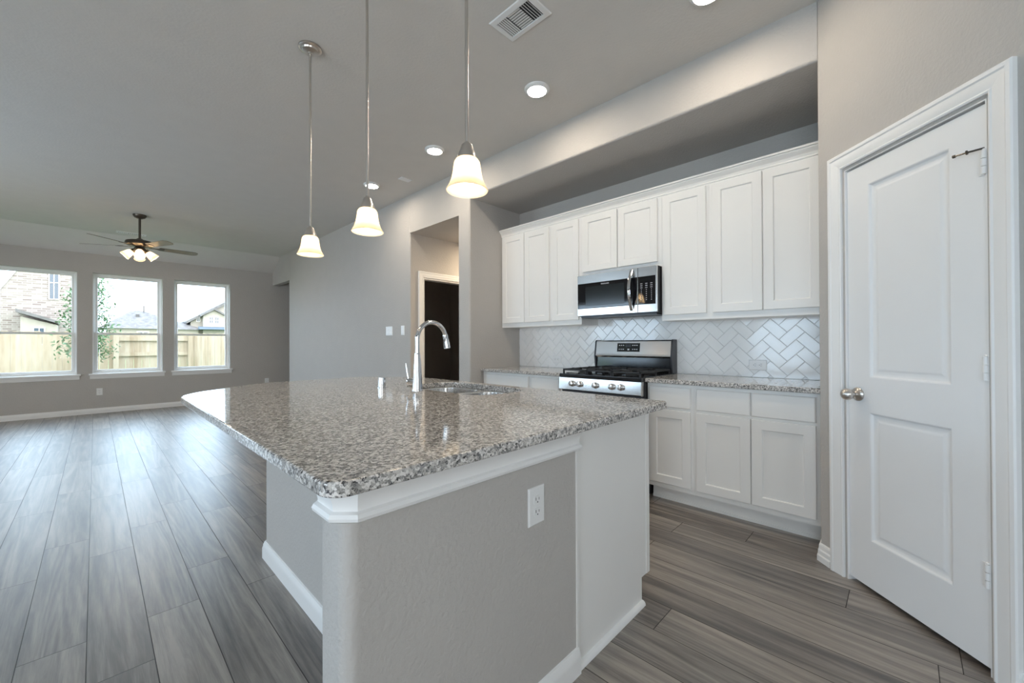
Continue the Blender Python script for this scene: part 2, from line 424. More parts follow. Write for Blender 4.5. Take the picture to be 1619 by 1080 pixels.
# pillar and header round the hall recess
mb = MB().prism(rpoly([(4.5, YA, 0), (XS, YA, .02), (XS, YN, .02), (4.5, YN, 0)]), 0, ZC)
mb.box(XS, 4.5, YA-.02, YH, ZALC, ZC); mb.box(4.4, 4.5, YA, YH, 0, ZC)
struct('wall_hall', mb, 'paint', 'grey pillar and recess left of the kitchen cabinets', 'wall')
mb = MB().box(XK, XK+.12, .2, YN, 0, ZC)
sof = rpoly([(XS, ZC, 0), (XS, ZSOF, .018), (XK, ZSOF, 0), (XK, ZC, 0)])
mb.rings([[(x, y, z) for x, z in sof] for y in (.331, YN+.01)])
struct('wall_kitchen', mb, 'paint', 'kitchen wall and dropped soffit above the white cabinets', 'wall')
# angled pantry wall round the door
j0, j0b, j1, j1b = pw2(DS0), pw2(DS0, -.115), pw2(DS1), pw2(DS1, -.115)
mb = MB().prism(rpoly([(3.62, .331, 0), (XS, .331, .02), (*j0, 0), (*j0b, 0), (3.62, .136, 0)]), 0, ZC)
e = pw2(1.05)
mb.prism(rpoly([(*j1, 0), (*e, .02), (e[0], YB, 0), (e[0]+.12, YB, 0), (e[0]+.12, e[1], 0), (*j1b, 0)]), 0, ZC)
mb.prism([j0, j1, j1b, j0b], DZ1, ZC)
mb.box(3.62, 3.72, YB, .331, 0, ZC); mb.box(2.1, 3.72, YB-.12, YB, 0, ZC)
struct('wall_pantry', mb, 'paint', 'pale grey angled wall around the white pantry door', 'wall')
# dark room behind the hall doorway
mb = MB().box(5.15, 5.25, YH+.1, 6.9, 0, ZC).box(XS+.12, 5.25, 6.8, 6.9, 0, ZC).box(4.5, 5.25, YH, YH+.1, 0, ZC)
struct('wall_side_room', mb, 'paint', 'dark walls of the unlit room beyond the hall doorway', 'wall', 0)

# ------------------------------------------------------------------ mouldings
BASE = [(0, 0), (.016, 0), (.016, .052), (.013, .06), (.013, .066), (.009, .074), (.009, .082), (.005, .09), (0, .09)]
def flip(p): return [(-a, b) for a, b in p]
struct('baseboard_far', MB().sweep([(XL, YF), (XS+.13, YF)], flip(BASE)), 'white_trim', 'white baseboard under the three windows', 'baseboard')
struct('baseboard_living', MB().sweep([(XS+.12, YE), (XS, YE), (XS, YH), (2.848, YH)], flip(BASE)), 'white_trim', 'white baseboard along the long wall behind the island', 'baseboard')
struct('baseboard_hall', MB().sweep([(XS+.4, YA), (XS, YA), (XS, YN), (2.90, YN)], flip(BASE)), 'white_trim', 'white baseboard around the pillar beside the kitchen cabinets', 'baseboard')
struct('baseboard_pantry', MB().sweep([(XS+.15, .331), (XS, .331), pw2(.078)], flip([(0, 0), (.018, 0), (.018, .03), (.014, .038), (.014, .058), (.010, .066), (.010, .084), (.006, .092), (0, .095)])), 'white_trim', 'short white baseboard left of the pantry door', 'baseboard', 14)
struct('baseboard_right', MB().sweep([pw2(.845), pw2(1.05), (e[0], YB)], flip(BASE)), 'white_trim', 'white baseboard right of the pantry door', 'baseboard')
struct('baseboard_left', MB().sweep([(XL, YB), (XL, YF)], flip(BASE)), 'white_trim', 'white baseboard of the side wall', 'baseboard')
CAS = [(0, 0), (0, .010), (.006, .013), (.012, .010), (.02, .012), (.042, .016), (.052, .017), (.058, .021), (.070, .021), (.075, .017), (.075, 0)]

# ------------------------------------------------------------------ pantry door
dr = thing('door_1', 'white two panel pantry door on the angled wall at right', 'door', (PC+D45*(DS0+.3)).to_tuple(), 0, None, 'structure')
LF = frame(PC, D45, (0, 0, 1), N45)
def leaf_front():
    mb = MB(); s0, s1, z0, z1 = DS0+.0047, DS1-.004, .022, DZ1-.012; d0 = -.010      # front face depth
    wd = s1-s0
    us = [s0, s0+.116, s1-.126, s1]; vs_ = [z0, .243, .845, 1.010, 1.922, z1]
    holes = {(1, 1), (1, 3)}
    for i in range(3):
        for j in range(5):
            if (i, j) in holes: continue
            mb.add([LF(us[i], vs_[j], d0), LF(us[i+1], vs_[j], d0), LF(us[i+1], vs_[j+1], d0), LF(us[i], vs_[j+1], d0)], [(0, 1, 2, 3)])
    for i, j in holes:
        mb.rect(LF, us[i], us[i+1], vs_[j], vs_[j+1], [(0, d0), (.004, d0-.0015), (.010, d0-.008), (.020, d0-.011), (.028, d0-.011), (.036, d0-.0085), (.044, d0-.006)], False, True)
    mb.rect(LF, s0, s1, z0, z1, [(0, d0), (0, d0-.035)], False, True)
    return mb
leaf = build('leaf', leaf_front(), 'door_white', dr, 20)
kn = MB(); kc = LF(DS0+.058, .925, -.010)
kn.lathe([(0, 0), (.033, 0), (.033, .004), (.029, .009), (.016, .012), (.011, .016), (.011, .030), (.016, .034), (.024, .040), (.0285, .050), (.0285, .058), (.025, .068), (.017, .075), (.008, .078), (0, .0785)], kc, 28, N45)
knob = build('door_knob', kn, 'nickel', leaf, 40, 'brushed nickel round door knob')
build('strike_plate', MB().box(DS0+.0005, DS0+.0025, .90, .955, -.012, .0, 0, LF), 'dark_metal', dr)
jm = MB()
jm.sweep([(DS1, 0), (DS1, DZ1), (DS0, DZ1), (DS0, 0)], [(0, -.115), (0, .0), (.004, .0), (.004, -.115)], LF)      # jamb lining
jm.sweep([(DS1-.004, 0), (DS1-.004, DZ1-.004), (DS0+.004, DZ1-.004), (DS0+.004, 0)], [(0, -.06), (0, -.046), (.012, -.046), (.012, -.06)], LF)
build('door_jamb', jm, 'white_trim', dr)
build('door_casing', MB().sweep([(DS0-.012, 0), (DS0-.012, DZ1+.012), (DS1+.012, DZ1+.012), (DS1+.012, 0)], CAS, LF), 'white_trim', dr, 14)
for k, hz in enumerate((1.77, 1.038, .306)):
    h = MB(); s = DS1-.012
    h.box(s-.020, s+.004, hz, hz+.085, -.0102, -.0065, 0, LF)
    for q in range(3): h.lathe([(.0078, hz+.001+q*.0285), (.0078, hz+.0275+q*.0285)], LF(s+.003, 0, .0005), 14)
    h.lathe([(.003, hz+.085), (.0058, hz+.088), (.004, hz+.092)], LF(s+.003, 0, .0005), 12)
    build('hinge', h, 'white_trim', dr)
st = MB(); a = LF(DS1-.007, 1.863, 0.0); b = LF(DS1-.040, 1.862, .024); c = LF(DS1-.075, 1.864, .03)
st.tube([a, b], .0035, 8); st.tube([b, LF(DS1-.043, 1.862, .025)], [.008, .008], 10); st.tube([b, c], .003, 8); st.lathe([(.006, 0), (.006, .006)], c, 10, (c-b).normalized())
build('hinge_pin_door_stop', st, 'bronze', dr, 40, 'dark metal door stop on the top hinge')

# casing of the dark hall doorway
HW = frame((0, YH, 0), (1, 0, 0), (0, 0, 1), (0, -1, 0))
d2 = thing('door_2', 'white cased doorway in the hall recess opening into a dark room', 'doorway', (3.31, YH, 0), 0, None, 'structure')
build('door_casing', MB().sweep([(2.93-.007, 0), (2.93-.007, 2.027), (3.697, 2.027), (3.697, 0)], CAS, HW), 'white_trim', d2, 14)
build('door_jamb', MB().sweep([(3.69, 0), (3.69, 2.02), (2.93, 2.02), (2.93, 0)], [(0, -.115), (0, .0), (.012, .0), (.012, -.115)], HW), 'white_trim', d2)

# ------------------------------------------------------------------ windows
def window(name, label, fr, w_, z0, z1):
    """fr(u, out, z): out grows away from the room; u in 0..w_"""
    o = thing(name, label, 'window', fr(w_/2, 0, z0).to_tuple(), 0, None, 'structure')
    d = .085; fw = .038
    F = MB(); pr_ = lambda u, v, n: fr(u, d+.055-n, v)
    F.sweep([(0, z0), (w_, z0), (w_, z1), (0, z1)], [(0, 0), (fw, 0), (fw, .035), (.012, .055), (0, .055)], pr_, closed=True)
    build('window_frame', F, 'white_trim', o, 30)
    zm = z0+(z1-z0)*.398
    for nm, a, b, off in (('upper_sash', zm-.018, z1-fw+.004, .022), ('lower_sash', z0+fw-.004, zm+.018, .0)):
        S = MB(); S.sweep([(fw-.004, a), (w_-fw+.004, a), (w_-fw+.004, b), (fw-.004, b)], [(0, 0), (.032, 0), (.032, .016), (.027, .022), (0, .022)], lambda u, v, n, off=off: fr(u, d+.033+off-n, v), closed=True)
        so_ = build(nm, S, 'white_trim', o, 30)
        build('glass_pane', MB().box(fw+.026, w_-fw-.026, d+.019+off, d+.023+off, a+.030, b-.030, 0, fr), 'window_glass', so_, 0)
    if True:
        ST = MB().box(-.045, w_+.045, -.042, d+.005, z0-.026, z0+.001, .006, fr)
        build('window_stool', ST, 'white_trim', o, 30)
        A = MB(); A.rings([[fr(u, -.004, z0-.026), fr(u, -.026, z0-.026), fr(u, -.020, z0-.05), fr(u, -.014, z0-.075), fr(u, -.010, z0-.088), fr(u, -.0, z0-.09)] for u in (-.03, w_+.03)])
        build('window_apron', A, 'white_trim', o, 30)
    return o
wl = ['white framed window at left showing the brick house', 'white framed middle window showing a grey hip roof', 'white framed right window showing a gabled house', 'white framed window added left of the picture on the far wall']
for i, (a, b) in enumerate(FARW[1:]+FARW[:1]): window('window_%d' % (i+1), wl[i], frame((a, YF, 0), (1, 0, 0), (0, 1, 0), (0, 0, 1)), b-a, WZ0, WZ1)
for i, (a, b, c, d) in enumerate(ADDED_LEFTW): window('window_%d' % (i+5), ['added side wall window nearest the viewpoint', 'added side wall window left of the island, outside the picture', 'added side wall window beside the living area, outside the picture'][i], frame((XL, a, 0), (0, 1, 0), (-1, 0, 0), (0, 0, 1)), b-a, c, d)

for i, (a, b, c, d) in enumerate(ADDED_BACKW): window('window_%d' % (i+8), 'window added for daylight in the wall behind the viewpoint', frame((a, YB, 0), (1, 0, 0), (0, -1, 0), (0, 0, 1)), b-a, c, d)

# ------------------------------------------------------------------ shaker cabinets (fronts face -X)
def CX(x): return frame((x, 0, 0), (0, 1, 0), (0, 0, 1), (-1, 0, 0))
def shaker(y0, y1, z0, z1, x, rail=.057, flip_=1):
    """door front plane at x, 20 mm thick; flip_=-1 faces +X"""
    fr = frame((x, 0, 0), (0, 1, 0), (0, 0, 1), (-flip_, 0, 0))
    return MB().rect(fr, y0, y1, z0, z1, [(0, -.0195), (0, -.002), (.002, 0), (rail, 0), (rail+.004, -.003), (rail+.006, -.009), (rail+.012, -.009)])
def slabf(y0, y1, z0, z1, x, flip_=1):
    fr = frame((x, 0, 0), (0, 1, 0), (0, 0, 1), (-flip_, 0, 0))
    return MB().rect(fr, y0, y1, z0, z1, [(0, -.0195), (0, -.006), (.006, 0), (.012, 0)])
XU, XUD = 3.205, 3.185
UP = [(2.545, 3.262, 1.356, [(2.913, 3.235), (2.572, 2.905)], 1.402, 'white wall cabinet with two narrow doors beside the grey niche wall'),
      (2.190, 2.545, 1.356, [(2.215, 2.527)], 1.402, 'white single door wall cabinet left of the microwave'),
      (1.412, 2.190, 1.803, [(1.808, 2.165), (1.442, 1.796)], 1.842, 'short white two door wall cabinet above the microwave'),
      (1.043, 1.412, 1.356, [(1.065, 1.395)], 1.402, 'white single door wall cabinet right of the microwave'),
      (.336, 1.043, 1.356, [(.699, 1.020), (.372, .691)], 1.402, 'white two door wall cabinet next to the pantry wall')]
for y0, y1, z0, doors, zd, lab in UP:
    t = thing('wall_cabinet', lab, 'cabinet', (XK-.001, (y0+y1)/2, z0), 0, 'white wall cabinets over the kitchen counter')
    build('cabinet_body', MB().box(XU, XK-.001, y0+.0004, y1-.0004, z0, 2.378), 'cabinet_white', t, 0)
    for a, b in doors: build('door', shaker(a, b, zd, 2.357, XUD), 'cabinet_white', t, 25)
CROWN = [(0, 0), (.008, 0), (.008, .012), (.012, .016), (.016, .030), (.028, .044), (.034, .050), (.034, .056), (.044, .060), (.044, .072), (0, .072)]
mb = MB().sweep([(XU, 3.262), (XU, .336)], [(-a, b+2.372) for a, b in CROWN])
mb.box(XU, XK-.002, .337, 3.261, 2.379, 2.388)
tag(build('crown_moulding', mb, 'cabinet_white', None, 30), 'white stepped crown moulding along the top of the wall cabinets', 'moulding')
# base cabinets
XB, XBD, XT = 2.920, 2.900, 3.008
BC = [(2.580, 3.262, [(2.925, 3.238), (2.602, 2.918)], [(2.602, 3.238)], 'white base cabinet at the far left end of the back counter'),
      (2.170, 2.580, [(2.230, 2.560)], [(2.230, 2.560)], 'narrow white base cabinet touching the left side of the range'),
      (1.060, 1.402, [(1.080, 1.385)], [(1.080, 1.385)], 'narrow white base cabinet touching the right side of the range'),
      (.336, 1.060, [(.709, 1.040), (.372, .703)], [(.709, 1.040), (.372, .703)], 'wide white base cabinet with two drawers beside the pantry corner')]
for y0, y1, doors, drawers, lab in BC:
    t = thing('base_cabinet', lab, 'cabinet', (3.2, (y0+y1)/2, 0), 0, 'white base cabinets under the back counter')
    build('cabinet_body', MB().box(XB, XK-.001, y0+.0004, y1-.0004, .112, .881), 'cabinet_white', t, 0)
    build('toe_kick', MB().box(XT, XK-.002, y0+.0004, y1-.0004, 0.0, .112).box(XT-.006, XT, y0+.0004, y1-.0004, 0, .02), 'cabinet_white', t, 0)
    for a, b in doors: build('door', shaker(a, b, .150, .690, XBD), 'cabinet_white', t, 25)
    for a, b in drawers: build('drawer', slabf(a, b, .708, .858, XBD), 'cabinet_white', t, 25)

# ------------------------------------------------------------------ granite slabs
def slab(poly, z0, z1, hole=None, e=.006):
    if area2(poly) < 0: poly = poly[::-1]
    steps = [(e*1.0, z0), (e*.3, z0+e*.3), (0, z0+e), (0, z1-e), (e*.3, z1-e*.3), (e, z1)]
    mb = MB(); rr = [[(x, y, z) for x, y in inset(poly, d)] for d, z in steps]
    mb.rings(rr, True, hole is None, hole is None)
    if hole:
        if area2(hole) < 0: hole = hole[::-1]
        mb.rings([[(x, y, z0) for x, y in hole], [(x, y, z1-.003) for x, y in hole], [(x, y, z1) for x, y in inset(hole, -.003)]], True, False, False)
        for z, d in ((z1, -.003), (z0, 0)):
            outer = [(x, y, z) for x, y in inset(poly, e)]; inn = [(x, y, z) for x, y in (inset(hole, d) if d else hole)]
            bm = bmesh.new(); vs_ = []
            for lp in (outer, inn):
                vv = [bm.verts.new(p) for p in lp]
                for i in range(len(vv)): bm.edges.new((vv[i-1], vv[i]))
            bmesh.ops.triangle_fill(bm, use_beauty=True, edges=bm.edges[:])
            bm.verts.index_update()
            mb.add([v.co.copy() for v in bm.verts], [tuple(v.index for v in f.verts) for f in bm.faces]); bm.free()
    return mb
ZG0, ZG1 = .882, .914
t = build('countertop', slab([(2.876, .334), (3.498, .334), (3.498, 1.4025), (2.876, 1.4025)], ZG0, ZG1), 'granite', None, 50)
tag(t, 'speckled granite counter slab right of the range', 'countertop', 'granite slabs on the back base cabinets')
t = build('countertop', slab([(2.876, 2.1695), (3.498, 2.1695), (3.498, 3.262), (2.876, 3.262)], ZG0, ZG1), 'granite', None, 50)
tag(t, 'speckled granite counter slab left of the range', 'countertop', 'granite slabs on the back base cabinets')

# ------------------------------------------------------------------ herringbone backsplash
def clip(poly, a, b, c):
    """keep a*x+b*y<=c"""
    out = []
    for i in range(len(poly)):
        p, q = poly[i-1], poly[i]; dp, dq = a*p[0]+b*p[1]-c, a*q[0]+b*q[1]-c
        if (dp <= 0) != (dq <= 0):
            k = dp/(dp-dq); out.append((p[0]+(q[0]-p[0])*k, p[1]+(q[1]-p[1])*k))
        if dq <= 0: out.append(q)
    return out
def herringbone(y0, y1, z0, z1):
    W = .0745; g = .0012; ca = math.sqrt(.5); mb = MB(); XF = XK-.006
    fr = CX(XF)
    for i in range(-60, 60):
        for j in range(-40, 40):
            for v in (0, 1):
                cx, cy_ = i+2*j, i-2*j
                r = (cx, cx+2, cy_, cy_+1) if v == 0 else (cx+2, cx+3, cy_-1, cy_+1)
                a, b, c, d = r[0]*W+g, r[1]*W-g, r[2]*W+g, r[3]*W-g
                P = [((x-y)*ca+.452, (x+y)*ca+.988) for x, y in ((a, c), (b, c), (b, d), (a, d))]
                for A in ((1, 0, y1), (-1, 0, -y0), (0, 1, z1), (0, -1, -z0)):
                    P = clip(P, *A)
                    if len(P) < 3: break
                if len(P) < 3 or abs(area2(P)) < 2e-5: continue
                if area2(P) < 0: P = P[::-1]
                ti, tj = rnd.gauss(0, .006), rnd.gauss(0, .006); m = (sum(p[0] for p in P)/len(P), sum(p[1] for p in P)/len(P))
                h = lambda p, base: base+(p[0]-m[0])*ti+(p[1]-m[1])*tj
                Q = inset(P, .0022)
                if abs(area2(Q)) < 1e-6 or area2(Q) < 0: continue
                mb.rings([[fr(*p, 0) for p in P], [fr(*p, h(p, .0035)) for p in P], [fr(*p, h(p, .0050)) for p in inset(P, .0008)], [fr(*q, h(q, .0058)) for q in Q]], True, False, True)
    return mb
bs = thing('backsplash', 'glossy white herringbone tile backsplash behind the counter and range', 'backsplash', (XK, 1.8, ZG1))
build('grout_bed', MB().box(XK-.006, XK-.0005, .3335, 3.2625, ZG1+.0005, 1.4205), 'grout', bs, 0)
build('tiles', herringbone(.3335, 3.2625, ZG1+.0005, 1.4205), 'tile', bs, 25)

# ------------------------------------------------------------------ gas range
rg = thing('gas_range', 'stainless steel gas range with black cooktop between the base cabinets', 'range', (3.15, 1.786, 0))
y0, y1 = 1.406, 2.166; ym = (y0+y1)/2
build('oven_body', MB().box(2.862, 3.486, y0+.002, y1-.002, .112, .900).box(3.02, 3.45, y0+.02, y1-.02, 0, .112), 'dark_metal', rg, 0)
cp = MB()
cp.rings([[(2.828, y, .778), (2.816, y, .786), (2.824, y, .884), (2.862, y, .886), (2.862, y, .778)] for y in (y0, y1)])
cpo = build('control_panel', cp, 'steel', rg, 20)
for yk in (2.025, 1.950, 1.799, 1.649, 1.571):
    k = MB(); c = Vector((2.8205, yk, .836))
    ax = Vector((-1, 0, .08)).normalized()
    k.lathe([(.026, 0), (.026, .004), (.021, .006), (.0225, .010), (.021, .030), (.017, .034), (0, .035)], c, 24, ax)
    kn_ = build('burner_knob', k, 'steel', rg, 40)
    b = c+ax*.036
    build('grip_bar', MB().box(b.x-.010, b.x+.004, yk-.0035, yk+.0035, b.z-.019, b.z+.019, .002), 'chrome', kn_, 30)
ct = MB().box(2.822, 3.44, y0, y1, .886, .918, .006)
ct.rect(frame((0, 0, .918), (1, 0, 0), (0, 1, 0), (0, 0, 1)), 2.87, 3.40, y0+.03, y1-.03, [(0, .0), (.01, .004), (.016, .001)], False, True)
cto = build('cooktop', ct, 'black_enamel', rg, 30)
for bx, by, br in ((2.99, 1.56, .045), (2.99, 2.01, .05), (3.28, 1.56, .04), (3.28, 2.01, .042), (3.13, 1.786, .05)):
    build('burner', MB().lathe([(br+.01, .919), (br+.01, .926), (br, .930), (br, .936), (br*.9, .940), (0, .941)], (bx, by, 0), 20), 'cast_iron', cto, 40)
for g0, g1 in ((y0+.018, y0+.258), (y0+.262, y1-.262), (y1-.258, y1-.018)):
    G = MB(); zt, zb = .957, .943; x0, x1 = 2.852, 3.395
    for yy in (g0, g1-.012): G.box(x0, x1, yy, yy+.012, zb, zt, .002)
    for xx in (x0, x1-.012): G.box(xx, xx+.012, g0, g1, zb, zt, .002)
    G.box((x0+x1)/2-.006, (x0+x1)/2+.006, g0, g1, zb, zt, .002)
    gm = (g0+g1)/2
    for xc in (x0+.14, x1-.14):
        G.box(xc-.005, xc+.005, g0, g0+.075, zb, zt+.003, .002); G.box(xc-.005, xc+.005, g1-.075, g1, zb, zt+.003, .002)
        G.box(xc-.13, xc-.045, gm-.005, gm+.005, zb, zt+.003, .002); G.box(xc+.045, xc+.13, gm-.005, gm+.005, zb, zt+.003, .002)
    for xx in (x0+.006, (x0+x1)/2, x1-.006):
        for yy in (g0+.006, g1-.006): G.box(xx-.006, xx+.006, yy-.006, yy+.006, .917, zb+.002)
    build('burner_grate', G, 'cast_iron', cto, 30)
bk = MB().rings([[(3.40, y, .918), (3.40, y, 1.05), (3.486, y, 1.05), (3.486, y, .918)] for y in (y0+.012, y1-.012)])
build('backguard_base', bk, 'black_enamel', rg, 0)
bp = MB().rings([[(3.388, y, 1.046), (3.378, y, 1.060), (3.384, y, 1.082), (3.402, y, 1.193), (3.412, y, 1.203), (3.46, y, 1.203), (3.46, y, 1.046)] for y in (y0+.014, y1-.014)])
bpo = build('backguard_panel', bp, 'steel', rg, 25)
for a, b in ((y0, y0+.014), (y1-.014, y1)):
    ec = MB().rings([[(3.398, y, .918), (3.376, y, 1.055), (3.382, y, 1.085), (3.400, y, 1.196), (3.412, y, 1.207), (3.486, y, 1.207), (3.486, y, .918)] for y in (a, b)])
    build('backguard_end_cap', ec, 'dark_metal', rg, 25)
dd = Vector((.018, 0, .111)).normalized(); BF = frame((3.384, 0, 1.082), (0, 1, 0), dd, (-dd.z, 0, dd.x))
dp = build('clock_display', MB().rect(BF, 1.700, 1.925, .017, .096, [(0, 0), (.001, .0025), (.003, .003)]), 'display_glass', rg, 0, 'black touch panel with clock')
for r_ in (.035, .072):
    for q in (1.722, 1.742, 1.762, 1.855, 1.875, 1.895): build('key', MB().rect(BF, q, q+.011, r_, r_+.007, [(0, .003), (0, .0035)]), 'key_print', dp, 0)
build('key', MB().rect(BF, 1.800, 1.818, .030, .044, [(0, .003), (0, .0035)]), 'key_print', dp, 0)
build('clock_window', MB().rect(BF, 1.787, 1.838, .060, .084, [(0, .003), (0, .0035)]), 'dark_metal', dp, 0)
od = MB().box(2.828, 2.862, y0+.004, y1-.004, .215, .762, .004)
odo = build('oven_door', od, 'steel', rg, 30)
build('oven_window', MB().rect(CX(2.828), y0+.07, y1-.07, .29, .66, [(0, 0), (.001, .0015)]), 'black_glass', odo, 0)
vs2 = MB()
for q in range(6): vs2.box(2.8275, 2.83, y0+.06+q*.112, y0+.06+q*.112+.085, .744, .752)
build('vent_slots', vs2, 'dark_slot', odo, 0)
hd = MB().tube([(2.775, y0+.05, .705), (2.775, y1-.05, .705)], .013, 14)
for q in (y0+.08, y1-.08): hd.tube([(2.775, q, .705), (2.829, q, .705)], .010, 10)
build('handle', hd, 'steel', odo, 40)
build('storage_drawer', MB().box(2.832, 2.862, y0+.004, y1-.004, .118, .205, .004), 'steel', rg, 30)

# ------------------------------------------------------------------ microwave
mw = thing('microwave', 'stainless steel over the range microwave with black glass door', 'microwave', (3.3, 1.796, 1.425))
XM = 3.118; m0, m1, mz0, mz1 = 1.414, 2.176, 1.424, 1.802; ms = 1.578
build('casing', MB().box(XM+.02, XK-.003, m0+.006, m1-.006, mz0, mz1), 'dark_metal', mw, 0)
dM = MB().box(XM, XM+.02, ms+.0015, m1, mz0+.004, mz1-.002, .003)
dMo = build('door', dM, 'steel', mw, 30)
gl = MB().rect(CX(XM), ms+.004, m1-.004, 1.492, 1.722, [(0, 0), (.001, .002), (.004, .003)])
glo = build('door_glass', gl, 'black_glass', dMo, 0)
build('door_window', MB().rect(CX(XM-.003), ms+.12, m1-.09, 1.515, 1.690, [(0, 0), (.001, .0006)]), 'display_glass', dMo, 0)
hp = [Vector((XM-.004-.052*math.sin(PI*k/14), 1.628, 1.445+k*(.34/14))) for k in range(15)]
hb = MB().rings([[p+Vector((dx, dy, 0)) for dx, dy in ((-.008, -.013), (-.011, 0), (-.008, .013), (.004, .013), (.004, -.013))] for p in hp])
build('handle', hb, 'chrome', dMo, 40, 'bowed vertical steel handle')
pM = build('control_panel', MB().box(XM, XM+.02, m0, ms-.0015, mz0+.004, mz1-.002, .003), 'steel', mw, 30)
pg = build('keypad', MB().rect(CX(XM), m0+.012, ms-.004, 1.492, 1.722, [(0, 0), (.001, .002), (.004, .003)]), 'black_glass', mw, 0)
for cY in (1.545, 1.502, 1.459):
    for q in range(9):
        z = 1.662-q*.0165; wdt = .009 if q < 3 else .004
        build('key', MB().rect(CX(XM-.003), cY-wdt, cY+wdt, z-.0028, z+.0028, [(0, 0), (0, .0004)]), 'grey_label', pg, 0)
build('clock_window', MB().rect(CX(XM-.003), 1.465, 1.540, 1.688, 1.706, [(0, 0), (0, .0004)]), 'display_glass', pg, 0)
def text_mb(txt, size, fr, spacing=1.0, depth=.0004):
    cu = bpy.data.curves.new('lettering', 'FONT'); cu.body = txt; cu.size = size; cu.align_x = 'CENTER'; cu.space_character = spacing
    ob = bpy.data.objects.new('lettering', cu); COL.objects.link(ob)
    dg = bpy.context.evaluated_depsgraph_get(); me = bpy.data.meshes.new_from_object(ob.evaluated_get(dg))
    mb = MB().add([fr(v.co.x, v.co.y, depth) for v in me.vertices], [tuple(p.vertices) for p in me.polygons])
    bpy.data.objects.remove(ob); bpy.data.curves.remove(cu); bpy.data.meshes.remove(me); return mb
TF = frame((XM-.003, 1.885, 1.697), (0, -1, 0), (0, 0, 1), (-1, 0, 0))
build('lettering', text_mb('FRIGIDAIRE', .016, TF), 'key_print', dMo, 0)
uv = MB().box(XM+.03, 3.30, m0+.02, m1-.02, mz0-.012, mz0)
build('underside_grille', uv, 'dark_metal', mw, 0)

# ------------------------------------------------------------------ island
isl = thing('kitchen_island', 'grey painted island with white end panel and white moulding', 'kitchen island', (1.1, 1.8, 0))
# grey knee wall: end pier plus back wall
pier = rpoly([(1.205, .850, 0), (1.205, .985, 0), (.365, .985, .025), (.365, .850, .035)])
build('end_wall', MB().prism(pier, 0, ZG0), 'paint', isl, 50)
back = rpoly([(.66, .98, 0), (.78, .98, 0), (.78, 2.50, 0), (1.06, 2.78, 0), (1.20, 2.78, 0), (1.20, 2.87, 0), (.99, 2.87, .03), (.66, 2.54, .03)])
build('back_wall', MB().prism(back, 0, ZG0), 'paint', isl, 50)
body = [(.785, .99), (1.205, .99), (1.205, .985), (1.765, .985), (1.765, 1.30), (1.765, 2.86), (1.205, 2.86), (1.205, 2.775), (1.065, 2.775), (.785, 2.495)]
build('cabinet_body', MB().prism(body[:4]+[(1.765, 1.46), (1.30, 1.46), (1.30, 2.34), (1.765, 2.34)]+body[5:], .112, ZG0), 'cabinet_white', isl, 0)
build('toe_kick', MB().box(1.10, 1.70, .99, 2.85, 0, .112), 'cabinet_white', isl, 0)
ep = [(1.208, 0), (1.722, 0), (1.722, .118), (1.785, .118), (1.785, ZG0), (1.208, ZG0)]
EP = frame((0, .860, 0), (1, 0, 0), (0, 0, 1), (0, 1, 0))
build('end_panel', MB().prism(ep, 0, .125, EP), 'cabinet_white', isl, 0)
build('front_stile', MB().box(1.765, 1.797, .858, .875, .118, ZG0), 'cabinet_white', isl, 0)
build('corner_bead', MB().box(1.200, 1.212, .845, .862, .085, .80), 'cabinet_white', isl, 0)
MOULD = [(.0, .797), (.016, .797), (.022, .801), (.024, .808), (.020, .816), (.012, .820), (.012, .826), (.014, .838), (.020, .852), (.029, .864), (.032, .872), (.032, ZG0), (0, ZG0)]
mp_ = [(.645, .985), (.395, .985), (.365, .955), (.365, .880), (.395, .850), (1.208, .850)]
build('moulding', MB().sweep(mp_, flip(MOULD)), 'white_trim', isl, 25)
build('baseboard', MB().sweep([(.986, 2.87), (.66, 2.546), (.66, .985), (.375, .985), (.365, .975), (.365, .870), (.385, .850), (1.208, .850)][::1], [(a, b) for a, b in [(0, 0), (-.016, 0), (-.016, .055), (-.012, .065), (-.012, .072), (-.006, .088), (0, .09)]]), 'white_trim', isl, 30)
qr = [(0, 0), (.019, 0), (.0175, .008), (.0135, .0145), (.008, .018), (0, .019)]
build('shoe_moulding', MB().sweep([(1.212, .860), (1.722, .860)], flip(qr)), 'white_trim', isl, 40)
for a, b in ((1.0, 1.40), (1.42, 1.83), (1.84, 2.25), (2.27, 2.82)):
    build('door', shaker(a, b, .150, .690, 1.785, .057, -1), 'cabinet_white', isl, 25)
    build('drawer', slabf(a, b, .708, .858, 1.785, -1), 'cabinet_white', isl, 25)
outline = [(.30, .765, .05), (1.805, .765, .03), (1.805, 2.72, .42), (1.55, 3.15, .30), (.80, 3.17, .32), (.30, 2.74, .34)]
SINK = rpoly([(1.335, 1.52, .13), (1.735, 1.52, .15), (1.735, 2.29, .15), (1.335, 2.29, .13)], 10)
top = build('island_countertop', slab(rpoly(outline, 10), ZG0, ZG1, SINK), 'granite', None, 50)
tag(top, 'large speckled granite slab with rounded corners on the island', 'countertop')
